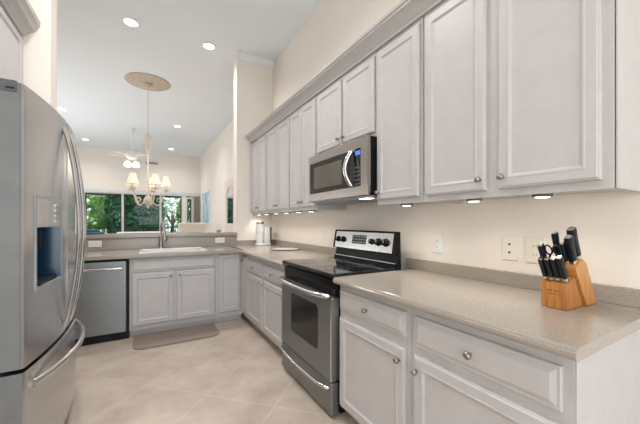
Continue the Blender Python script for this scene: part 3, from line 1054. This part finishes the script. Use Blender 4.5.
def outlet(label, O, U, Nn, w=0.072, h=0.115, mat='white', kind='duplex', group='outlets'):
    t = thing('outlet', label, 'outlet', O, group)
    Uv, Nv, Ov = Vector(U), Vector(Nn), Vector(O)
    p0 = Ov - Uv * w / 2 - Vector((0, 0, h / 2))
    MB().rings(tuple(p0), U, Nn, w, h, [(0, 0.0005), (0, 0.004), (0.003, 0.0065)]).build('plate', mat, t)
    horiz = w > h
    for s_ in (-1, 1):
        c_ = Ov + (Uv * s_ * 0.02 if horiz else Vector((0, 0, s_ * 0.02)))
        if kind == 'duplex':
            q0 = c_ - Uv * 0.0155 - Vector((0, 0, 0.0135))
            r_ = MB().rings(tuple(q0), U, Nn, 0.031, 0.027, [(0.0, 0.006), (0.0, 0.0078), (0.001, 0.0085)]).build('receptacle', mat, t)
            for e_ in (-1, 1):
                s0 = c_ + Uv * e_ * 0.006 - Vector((0, 0, 0.004)) - Uv * 0.001
                MB().rings(tuple(s0), U, Nn, 0.002, 0.009, [(0, 0.0084), (0, 0.0088)]).build('slot', 'markdark', r_)
        else:
            MB().lathe(tuple(c_ + Nv * 0.0064), [(0.0055, 0), (0.0055, 0.002), (0.004, 0.003)], Nn, 14).build('jack', 'markdark', t, True)
    return t


outlet('white duplex outlet on the wall just right of the range', (WR, 1.232, 1.088), XU, XN)
outlet('ivory wall plate with two dark round jacks left of the knife block', (WR, 0.812, 1.094), XU, XN, 0.075, 0.118, 'ivory', 'jack')
outlet('ivory duplex outlet plate partly behind the knives', (WR, 0.700, 1.092), XU, XN, 0.078, 0.118, 'ivory')
outlet('faint white outlet on the wall above the round glass board', (WR, 2.64, 1.11), XU, XN)
outlet('white outlet on the bar backsplash above the dishwasher', (-0.459, 3.970, 0.990), SU, SN, 0.115, 0.068)
outlet('white outlet on the bar backsplash right of the sink', (0.826, 3.970, 0.990), SU, SN, 0.115, 0.068)

# ------------------------------------------------------------------ things on the counters
gb = thing('glass_board', 'round pale glass board with dark rim on the counter left of the range', 'cutting board', (1.365, 3.10, CT))
MB().lathe((1.362, 3.10, CT + 0.0045), [(0.146, 0), (0.148, 0.003), (0.146, 0.006), (0.05, 0.0062)], (0, 0, 1), 40).build('board', 'glassboard', gb, True)
MB().lathe((1.362, 3.10, CT + 0.0045), [(0.1465, 0.0000), (0.155, 0.0000), (0.157, 0.003), (0.155, 0.0070), (0.1480, 0.0070)], (0, 0, 1), 40, False).build('rim', 'darkgrey', gb, True)
for a in (0.6, 2.2, 3.8, 5.4):
    MB().lathe((1.362 + 0.11 * math.cos(a), 3.10 + 0.11 * math.sin(a), CT), [(0.008, 0.0002), (0.008, 0.0045)], (0, 0, 1), 10).build('foot', 'darkgrey', gb)

cmx, cmy = 1.325, 3.86
cm = thing('coffee_maker', 'white pod coffee maker with round head and dark lid in the counter corner', 'coffee maker', (cmx, cmy, CT))
MB().box(cmx - 0.055, cmx + 0.125, cmy - 0.055, cmy + 0.06, CT + 0.0005, CT + 0.030, 0.008).build('base', 'white', cm)
MB().box(cmx + 0.040, cmx + 0.115, cmy - 0.055, cmy + 0.06, CT + 0.030, CT + 0.255, 0.012).build('tank', 'white', cm)
MB().box(cmx + 0.116, cmx + 0.140, cmy - 0.05, cmy + 0.055, CT + 0.0005, CT + 0.24, 0.006).build('back_shell', 'darkgrey', cm)
MB().lathe((cmx - 0.005, cmy, CT + 0.165), [(0.050, 0), (0.056, 0.004), (0.060, 0.03), (0.060, 0.105), (0.056, 0.118)], (0, 0, 1), 28).build('brew_head', 'white', cm, True)
MB().lathe((cmx - 0.005, cmy, CT + 0.2835), [(0.056, 0), (0.056, 0.010), (0.046, 0.024), (0.018, 0.030)], (0, 0, 1), 28).build('lid', 'nickel', cm, True)
MB().lathe((cmx - 0.008, cmy, CT + 0.030), [(0.044, 0.0), (0.046, 0.01), (0.049, 0.10), (0.049, 0.134)], (0, 0, 1), 28).build('cup_column', 'white', cm, True)

# knife block: profile in xz, extruded along y
KB0, KB1 = 0.474, 0.553
kb = thing('knife_block', 'honey brown wooden knife block full of black-handled knives', 'knife block', (1.36, 0.51, CT))
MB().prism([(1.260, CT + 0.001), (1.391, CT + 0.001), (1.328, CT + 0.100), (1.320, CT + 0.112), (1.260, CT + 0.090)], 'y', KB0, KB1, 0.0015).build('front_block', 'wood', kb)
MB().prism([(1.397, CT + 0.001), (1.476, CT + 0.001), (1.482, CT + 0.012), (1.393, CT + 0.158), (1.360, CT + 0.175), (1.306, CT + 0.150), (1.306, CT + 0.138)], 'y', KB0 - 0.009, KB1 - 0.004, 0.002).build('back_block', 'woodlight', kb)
# branded mark burnt into the front face (an emblem and the blurred letters)


def text_mesh(name, body, size, loc, rot, mat, parent, depth=0.0004):
    cu = bpy.data.curves.new(name, 'FONT')
    cu.body = body
    cu.size = size
    cu.align_x = 'CENTER'
    cu.align_y = 'CENTER'
    cu.extrude = depth
    tmp = bpy.data.objects.new('tmp_text', cu)
    C.objects.link(tmp)
    dg = bpy.context.evaluated_depsgraph_get()
    me = bpy.data.meshes.new_from_object(tmp.evaluated_get(dg))
    bpy.data.objects.remove(tmp)
    mt = Matrix.Translation(P(*loc)) @ rot.to_4x4()
    me.transform(mt)
    off = Vector((0, 0, 0))
    q_ = parent
    while q_ is not None:
        off += q_.location
        q_ = q_.parent
    me.transform(Matrix.Translation(-off))
    o_ = bpy.data.objects.new(name, me)
    C.objects.link(o_)
    o_.parent = parent
    me.materials.append(M[mat])
    return o_


rotL = Matrix(((0, 0, -1), (-1, 0, 0), (0, 1, 0)))
text_mesh('burnt_mark', 'W |H', 0.017, (1.2598, 0.517, CT + 0.062), rotL, 'burn', kb)
MB().box(1.2594, 1.260, 0.497, 0.537, CT + 0.0505, CT + 0.0520).build('burnt_line', 'burn', kb)

AX = Vector((-0.54, 0.02, 1.0)).normalized()      # handles lean out over the counter


def knife(label, base, L_, wy, wx, bolster=0.014, tilt=None, cap=True):
    ax = (Vector(tilt) if tilt else AX).normalized()
    b = Vector(base)
    t = thing('kitchen_knife', label, 'knife', base, 'knives in the block')
    side = Vector((0, 1, 0))
    side = (side - ax * side.dot(ax)).normalized()
    nrm = ax.cross(side).normalized()

    def loft(name, mat, secs):
        mb = MB()
        rg_ = []
        for s_, a_, n_, sh in secs:
            c_ = b + ax * s_ + nrm * sh
            ring = []
            for k in range(12):
                an = 2 * math.pi * k / 12
                ca, sa = math.cos(an), math.sin(an)
                e_ = 0.6
                ring.append(tuple(c_ + side * (a_ * math.copysign(abs(ca) ** e_, ca)) + nrm * (n_ * math.copysign(abs(sa) ** e_, sa))))
            rg_.append(mb._v(ring))
        for p_, q_ in zip(rg_, rg_[1:]):
            for k in range(12):
                mb.bm.faces.new((p_[k], p_[(k + 1) % 12], q_[(k + 1) % 12], q_[k]))
        mb.bm.faces.new(rg_[0][::-1])
        mb.bm.faces.new(rg_[-1])
        return mb.build(name, mat, t, True)
    loft('blade', 'chrome', [(-0.018, wy * 0.25, wx * 0.9, 0), (0.0, wy * 0.25, wx * 0.9, 0)])
    loft('bolster', 'chrome', [(0.0, wy * 0.85, wx * 0.95, 0), (bolster, wy, wx, 0)])
    h_ = loft('handle', 'handle', [(bolster, wy, wx * 0.95, 0), (bolster + L_ * 0.3, wy * 1.02, wx * 0.92, 0), (bolster + L_ * 0.65, wy * 1.05, wx, 0), (bolster + L_ * 0.93, wy * 1.08, wx * 1.2, -wx * 0.15), (bolster + L_, wy * 0.95, wx * 1.05, -wx * 0.15)])
    if cap:
        loft('end_cap', 'nickel', [(bolster + L_, wy * 0.9, wx * 1.0, -wx * 0.15), (bolster + L_ + 0.004, wy * 0.7, wx * 0.75, -wx * 0.15)])
    return t


knife('black steak knife at the left end of the front row in the block', (1.277, 0.543, CT + 0.101), 0.070, 0.0080, 0.0105)
knife('black steak knife second from left in the front row of the block', (1.277, 0.523, CT + 0.101), 0.073, 0.0080, 0.0105)
knife('black steak knife third from left in the front row of the block', (1.277, 0.503, CT + 0.101), 0.076, 0.0085, 0.0110)
knife('black steak knife at the right end of the front row in the block', (1.277, 0.484, CT + 0.101), 0.082, 0.0085, 0.0110)
knife('black knife leaning furthest left in the middle row behind the steak knives', (1.3015, 0.545, CT + 0.112), 0.114, 0.0080, 0.0115)
knife('black honing handle rising straight behind the scissors in the block', (1.330, 0.522, CT + 0.160), 0.100, 0.0085, 0.0120, tilt=(-0.34, 0.03, 1))
knife('small black knife between the scissors and the big knives', (1.318, 0.500, CT + 0.155), 0.066, 0.0075, 0.0105, tilt=(-0.36, 0.0, 1))
knife('thick black carving knife with steel cap in front of the largest knife', (1.326, 0.480, CT + 0.160), 0.088, 0.0110, 0.0145, tilt=(-0.40, 0.02, 1))
knife('largest black chef knife at the right of the block, handle rounded at the top', (1.366, 0.483, CT + 0.175), 0.104, 0.0120, 0.0150, tilt=(-0.44, 0.02, 1))
# scissors: two loops
sc = thing('scissors', 'black-handled kitchen scissors with round finger loops in the knife block', 'scissors', (1.300, 0.532, CT + 0.107), 'knives in the block')
for k, (cy_, cx_) in enumerate(((0.528, 1.256), (0.504, 1.260))):
    mb = MB()
    cc = Vector((cx_, cy_, CT + 0.208))
    sd = Vector((0.15, 1, 0)).normalized()
    pts = [tuple(cc + sd * 0.0115 * math.cos(a) + AX * 0.019 * math.sin(a)) for a in [i * 2 * math.pi / 20 for i in range(21)]]
    mb.tube(pts, 0.003, 8)
    mb.tube([tuple(cc - AX * 0.019), (1.300 - 0.002 * k, 0.533 - 0.004 * k, CT + 0.109)], 0.0035, 8)
    mb.build('finger_loop', 'handle', sc, True)

# floor mat in front of the sink
mx0, mx1, my0, my1, rr = -0.095, 0.645, 3.03, 3.415, 0.10
def mat_outline(i):
    pts = []
    for (cx_, cy_, a0) in ((mx1 - rr, my1 - 0.02, 0), (mx0 + rr, my1 - 0.02, 90), (mx0 + rr, my0 + rr, 180), (mx1 - rr, my0 + rr, 270)):
        r_ = (0.02 if a0 < 180 else rr) - i
        cxx = (mx1 - 0.02 if a0 == 0 else mx0 + 0.02 if a0 == 90 else cx_)
        for k in range(7):
            a = math.radians(a0 + 15 * k)
            pts.append((cxx + r_ * math.cos(a), cy_ + r_ * math.sin(a)))
    return pts
fm = MB().prism(mat_outline(0), 'z', FZ + 0.0005, FZ + 0.010).prism(mat_outline(0.008), 'z', FZ + 0.009, FZ + 0.013).build('floor_mat', 'mat')
tag(fm, 'brown rounded kitchen mat on the tiles in front of the sink cabinet', 'mat')

# on the ledge
cl = thing('folded_cloth', 'small dark blue folded cloth at the left end of the bar ledge', 'cloth', (-0.50, 4.12, 1.087))
MB().box(-0.62, -0.40, 4.04, 4.20, 1.0875, 1.115, 0.010, 3).build('lower_fold', 'bluecloth', cl)
MB().box(-0.60, -0.44, 4.05, 4.19, 1.1155, 1.138, 0.009, 3).build('upper_fold', 'bluecloth', cl)
bw = MB().lathe((0.84, 4.12, 1.0875), [(0.016, 0), (0.018, 0.003), (0.030, 0.012), (0.040, 0.026), (0.037, 0.026), (0.026, 0.013), (0.0005, 0.008)], (0, 0, 1), 24).build('small_dish', 'ceramic', None, True)
tag(bw, 'tiny grey-green dish at the right part of the bar ledge', 'dish')

# ------------------------------------------------------------------ recessed lights
rl = None
lights = [(-0.135, 3.967, 'recessed ceiling light above the sink, left of the nearest pair'),
          (0.701, 4.012, 'recessed ceiling light above the counter corner, right of the nearest pair'),
          (-1.416, 7.70, 'recessed ceiling light on the left in the middle row over the living room'),
          (0.650, 7.73, 'recessed ceiling light on the right in the middle row beyond the chandelier'),
          (-1.39, 10.20, 'recessed ceiling light far left close to the far wall'),
          (0.690, 10.25, 'recessed ceiling light far right close to the far wall'),  # the four below are out of view, added to brighten the kitchen
          (-0.135, 1.9, 'added unseen recessed light over the kitchen floor beside the refrigerator'),
          (0.34, 1.9, 'added unseen recessed light over the kitchen floor beside the range'),
          (-0.135, 0.0, 'added unseen recessed light over the kitchen near the camera on the left'),
          (0.34, 0.0, 'added unseen recessed light over the kitchen near the camera on the right')]
for lx, ly, lab in lights:
    if rl is None:
        rl = thing('recessed_light', lab, 'light', (lx, ly, CZ), 'recessed ceiling lights')
        MB().lathe((lx, ly, CZ - 0.0005), [(0.085, 0), (0.085, -0.004), (0.080, -0.009), (0.068, -0.010), (0.064, -0.004), (0.064, 0)], (0, 0, 1), 28, False).build('trim_ring', 'trim', rl, True)
        MB().lathe((lx, ly, CZ - 0.001), [(0.063, 0), (0.063, -0.003), (0.04, -0.005)], (0, 0, 1), 28).build('lens', 'glow', rl, True)
    else:
        c = copy_tree(rl)
        c.location = P(lx, ly, CZ)
        c['label'] = lab
    d = bpy.data.lights.new('downlight_beam', 'SPOT')
    d.energy = SPOT_W * (1.45 if 1 < ly < 3 else 0.45 if ly < 1 else 1.0)
    d.spot_size = math.radians(150)
    d.spot_blend = 1.0
    d.shadow_soft_size = 0.12
    d.color = WARM
    o = bpy.data.objects.new('downlight_beam', d)
    o.location = P(lx, ly, CZ - 0.02)
    C.objects.link(o)

# ------------------------------------------------------------------ chandelier
hx, hy = 0.041, 5.53
me_ = MB().lathe((hx, hy, CZ - 0.0005), [(0.315, 0), (0.318, -0.010), (0.300, -0.020), (0.26, -0.016), (0.24, -0.024), (0.15, -0.020), (0.12, -0.034), (0.09, -0.030)], (0, 0, 1), 48)
tag(me_.build('ceiling_medallion', 'medallion', None, True), 'round beige ceiling medallion above the chandelier', 'medallion')
ch = thing('chandelier', 'distressed cream chandelier with scrolled arms and lit fabric shades', 'chandelier', (hx, hy, CZ))
MB().lathe((hx, hy, CZ - 0.032), [(0.062, 0), (0.062, -0.012), (0.05, -0.03), (0.012, -0.045)], (0, 0, 1), 24).build('canopy', 'medallion', ch, True)
MB().tube([(hx, hy, CZ - 0.07), (hx, hy, 2.62)], 0.006, 8).build('rod', 'chandelier', ch)
MB().lathe((hx, hy, 1.43), [(0.001, 0), (0.014, 0.01), (0.022, 0.03), (0.012, 0.05), (0.040, 0.075), (0.062, 0.11), (0.066, 0.14), (0.045, 0.18), (0.020, 0.215), (0.030, 0.24), (0.022, 0.28), (0.013, 0.33), (0.020, 0.45), (0.012, 0.60), (0.010, 0.85), (0.020, 0.93), (0.014, 0.96), (0.008, 1.19)], (0, 0, 1), 16).build('column', 'chandelier', ch, True)
for k in range(6):           # upper scrolls
    a = math.radians(15 + 60 * k)
    pts = []
    for i in range(13):
        s_ = i / 12
        r_ = 0.012 + 0.075 * math.sin(math.pi * s_) * (1 - 0.35 * s_)
        pts.append((hx + r_ * math.cos(a), hy + r_ * math.sin(a), 2.34 + 0.30 * s_))
    MB().tube(pts, 0.0055, 6).build('upper_scroll', 'chandelier', ch, True)
R_ = 0.265
for k in range(5):
    a = math.radians(4 + 72 * k)
    ca, sa = math.cos(a), math.sin(a)
    pts = []
    for i in range(17):
        s_ = i / 16
        r_ = 0.03 + (R_ - 0.03) * s_
        z_ = 1.60 - 0.11 * math.sin(math.pi * min(1, s_ * 1.15)) + 0.13 * max(0, (s_ - 0.55) / 0.45) ** 1.5
        pts.append((hx + r_ * ca, hy + r_ * sa, z_))
    zt = pts[-1][2]
    am = MB().tube(pts, 0.0095, 8)
    # inner curl
    cu_ = []
    for i in range(14):
        an = -0.5 + i * 0.42
        rr_ = 0.055 * (1 - i / 18)
        cu_.append((hx + (0.155 + rr_ * math.cos(an)) * ca, hy + (0.155 + rr_ * math.cos(an)) * sa, 1.565 + rr_ * math.sin(an)))
    am.tube(cu_, 0.0065, 6)
    arm = am.build('arm', 'chandelier', ch, True)
    ax_, ay_ = hx + R_ * ca, hy + R_ * sa
    MB().lathe((ax_, ay_, zt - 0.005), [(0.010, 0), (0.045, 0.012), (0.048, 0.020), (0.016, 0.022), (0.014, 0.095), (0.010, 0.10)], (0, 0, 1), 16).build('candle', 'chandelier', arm, True)
    MB().lathe((ax_, ay_, zt + 0.090), [(0.004, 0.0), (0.016, 0.02), (0.018, 0.04), (0.006, 0.075)], (0, 0, 1), 12).build('bulb', 'bulb', arm, True)
    MB().lathe((ax_, ay_, zt + 0.062), [(0.088, 0), (0.078, 0.025), (0.058, 0.085), (0.042, 0.165), (0.044, 0.168), (0.041, 0.166), (0.056, 0.085), (0.076, 0.026), (0.086, 0.002)], (0, 0, 1), 20, False).build('shade', 'shade', arm, True)
    MB().lathe((ax_, ay_, zt + 0.060), [(0.0885, 0), (0.090, 0.004), (0.0865, 0.012), (0.084, 0.010)], (0, 0, 1), 20, False).build('shade_trim', 'chandelier', arm, True)
d = bpy.data.lights.new('chandelier_glow', 'POINT')
d.energy = 7
d.color = (1.0, 0.85, 0.65)
d.shadow_soft_size = 0.3
o = bpy.data.objects.new('chandelier_glow', d)
o.location = P(hx, hy, 2.12)
C.objects.link(o)

# ------------------------------------------------------------------ ceiling fan
qx, qy = -0.27, 8.5
fn = thing('ceiling_fan', 'white ceiling fan with two lit globes beyond the chandelier', 'fan', (qx, qy, CZ))
MB().lathe((qx, qy, CZ - 0.0005), [(0.07, 0), (0.07, -0.03), (0.03, -0.08)], (0, 0, 1), 20).build('canopy', 'fanwhite', fn, True)
MB().tube([(qx, qy, CZ - 0.07), (qx, qy, 2.92)], 0.014, 10).build('downrod', 'fanwhite', fn)
MB().lathe((qx, qy, 2.72), [(0.05, 0), (0.10, 0.02), (0.13, 0.06), (0.13, 0.13), (0.08, 0.18), (0.03, 0.21)], (0, 0, 1), 24).build('motor', 'fanwhite', fn, True)
for k in range(5):
    a = math.radians(20 + 72 * k)
    ca, sa = math.cos(a), math.sin(a)
    pts = []
    for (r_, w_) in ((0.13, 0.02), (0.18, 0.05), (0.44, 0.065), (0.48, 0.045)):
        pts.append((r_, w_))
    loop = [(qx + r_ * ca - w_ * sa, qy + r_ * sa + w_ * ca) for r_, w_ in pts] + [(qx + r_ * ca + w_ * sa, qy + r_ * sa - w_ * ca) for r_, w_ in pts[::-1]]
    MB().prism(loop, 'z', 2.786, 2.796).build('blade', 'fanwhite', fn)
for k, (ex, ey) in enumerate(((-0.085, -0.02), (0.085, -0.02))):
    ar = MB().tube([(qx, qy, 2.73), (qx + ex * 0.7, qy + ey, 2.70), (qx + ex, qy + ey, 2.665)], 0.010, 8).build('lamp_arm', 'fanwhite', fn, True)
    MB().lathe((qx + ex, qy + ey, 2.665), [(0.02, 0), (0.05, -0.02), (0.075, -0.07), (0.078, -0.10), (0.06, -0.13), (0.001, -0.14)], (0, 0, 1), 20).build('globe', 'bulb', ar, True)

# ------------------------------------------------------------------ far room furnishing
av = thing('air_vent', 'small grey air vent high on the far wall', 'vent', (0.20, FY, 3.11))
MB().rings((0.02, FY, 3.085), SU, SN, 0.34, 0.07, [(0, 0.0005), (0, 0.008), (0.008, 0.012), (0.012, 0.006)]).build('vent_frame', 'midgrey', av)
for k in range(3):
    MB().box(0.033, 0.347, FY - 0.012, FY - 0.006, 3.100 + k * 0.014, 3.105 + k * 0.014).build('slat', 'midgrey', av)

pt_ = thing('painting', 'large blue and white abstract painting in a slim frame on the right dining wall', 'painting', (1.645, 9.92, 1.13))
PY0, PY1, PZ0, PZ1 = 9.16, 10.66, 1.14, 2.17
MB().rings((1.649, PY1, PZ0), XU, XN, PY1 - PY0, PZ1 - PZ0, [(0, 0), (0, 0.03), (0.04, 0.034), (0.045, 0.018)], fill=False).build('picture_frame', 'trim', pt_)
MB().rings((1.649, PY1, PZ0), XU, XN, PY1 - PY0, PZ1 - PZ0, [(0.043, 0.004), (0.043, 0.017)]).build('canvas', 'painting', pt_)

mr = thing('mirror', 'arched wall mirror in a wide cream frame reflecting the green garden', 'mirror', (1.645, 6.72, 1.0))
MYa, MYb, MZa, MZb = 6.22, 7.25, 1.02, 2.17


def arch(i, n=12):
    y0_, y1_, z0_, z1_ = MYa + i, MYb - i, MZa + i, MZb - i
    pts = [(y0_, z0_), (y1_, z0_)]
    ri = 0.20 if i else 0.02
    for k in range(n + 1):
        a = math.pi / 2 * k / n
        pts.append((y1_ - ri + ri * math.cos(a), z1_ - ri + ri * math.sin(a)))
    for k in range(n + 1):
        a = math.pi / 2 + math.pi / 2 * k / n
        pts.append((y0_ + ri + ri * math.cos(a), z1_ - ri + ri * math.sin(a)))
    return pts


plate(MB(), 1.618, 1.648, arch(0), arch(0.17)).build('mirror_frame', 'cream', mr)
MB().prism(arch(0.168), 'x', 1.632, 1.648).build('glass', 'mirror', mr)


def sofa():
    t = thing('sofa', 'white sofa with its back to the kitchen in front of the middle sliding door', 'sofa', (-0.1, 9.3, FZ))
    MB().box(-0.62, 0.42, 8.95, 9.75, FZ + 0.10, FZ + 0.40, 0.03).build('base', 'whitefab', t)
    MB().box(-0.62, 0.42, 8.90, 9.12, FZ + 0.30, 0.975, 0.05, 3).build('backrest', 'whitefab', t)
    for x0_ in (-0.78, 0.40):
        MB().box(x0_, x0_ + 0.16, 8.90, 9.75, FZ + 0.10, FZ + 0.62, 0.05, 3).build('arm', 'whitefab', t)
    for x0_ in (-0.60, -0.09):
        MB().box(x0_, x0_ + 0.50, 9.13, 9.74, FZ + 0.41, FZ + 0.55, 0.04, 3).build('seat_cushion', 'whitefab', t)
    for lx, ly in ((-0.72, 8.96), (0.48, 8.96), (-0.72, 9.68), (0.48, 9.68)):
        MB().tube([(lx, ly, FZ), (lx, ly, FZ + 0.11)], [0.018, 0.025], 10).build('leg', 'legwood', t)
    return t


sofa()
t = thing('armchair', 'cream high-backed armchair seen from behind by the narrow side window', 'armchair', (0.98, 8.1, FZ))
MB().box(0.70, 1.26, 7.90, 8.45, FZ + 0.12, FZ + 0.40, 0.03).build('base', 'cream', t)
MB().box(0.68, 1.28, 7.80, 7.96, FZ + 0.30, 1.205, 0.03, 3).build('backrest', 'cream', t)
MB().box(0.78, 1.18, 7.97, 8.46, FZ + 0.41, FZ + 0.52, 0.04, 3).build('seat_cushion', 'cream', t)
for x0_ in (0.66, 1.19):
    MB().box(x0_, x0_ + 0.11, 7.97, 8.45, FZ + 0.30, FZ + 0.60, 0.03, 3).build('arm', 'cream', t)
for lx, ly in ((0.73, 7.92), (1.23, 7.92), (0.73, 8.40), (1.23, 8.40)):
    MB().tube([(lx, ly, FZ), (lx, ly, FZ + 0.13)], [0.016, 0.022], 10).build('leg', 'legwood', t)

cu = MB()
n = 46
pa, pb = [], []
for i in range(n + 1):
    x_ = 1.435 + 0.18 * i / n
    pa.append((x_, FY - 0.075 + 0.018 * math.sin(i * 1.35)))
pb = [(x_, y_ + 0.006) for x_, y_ in pa[::-1]]
cu.prism(pa + pb, 'z', FZ + 0.02, HZ - 0.02)
cto = cu.build('curtain', 'curtain')
tag(cto, 'gathered beige curtain panel right of the narrow side window', 'curtain')
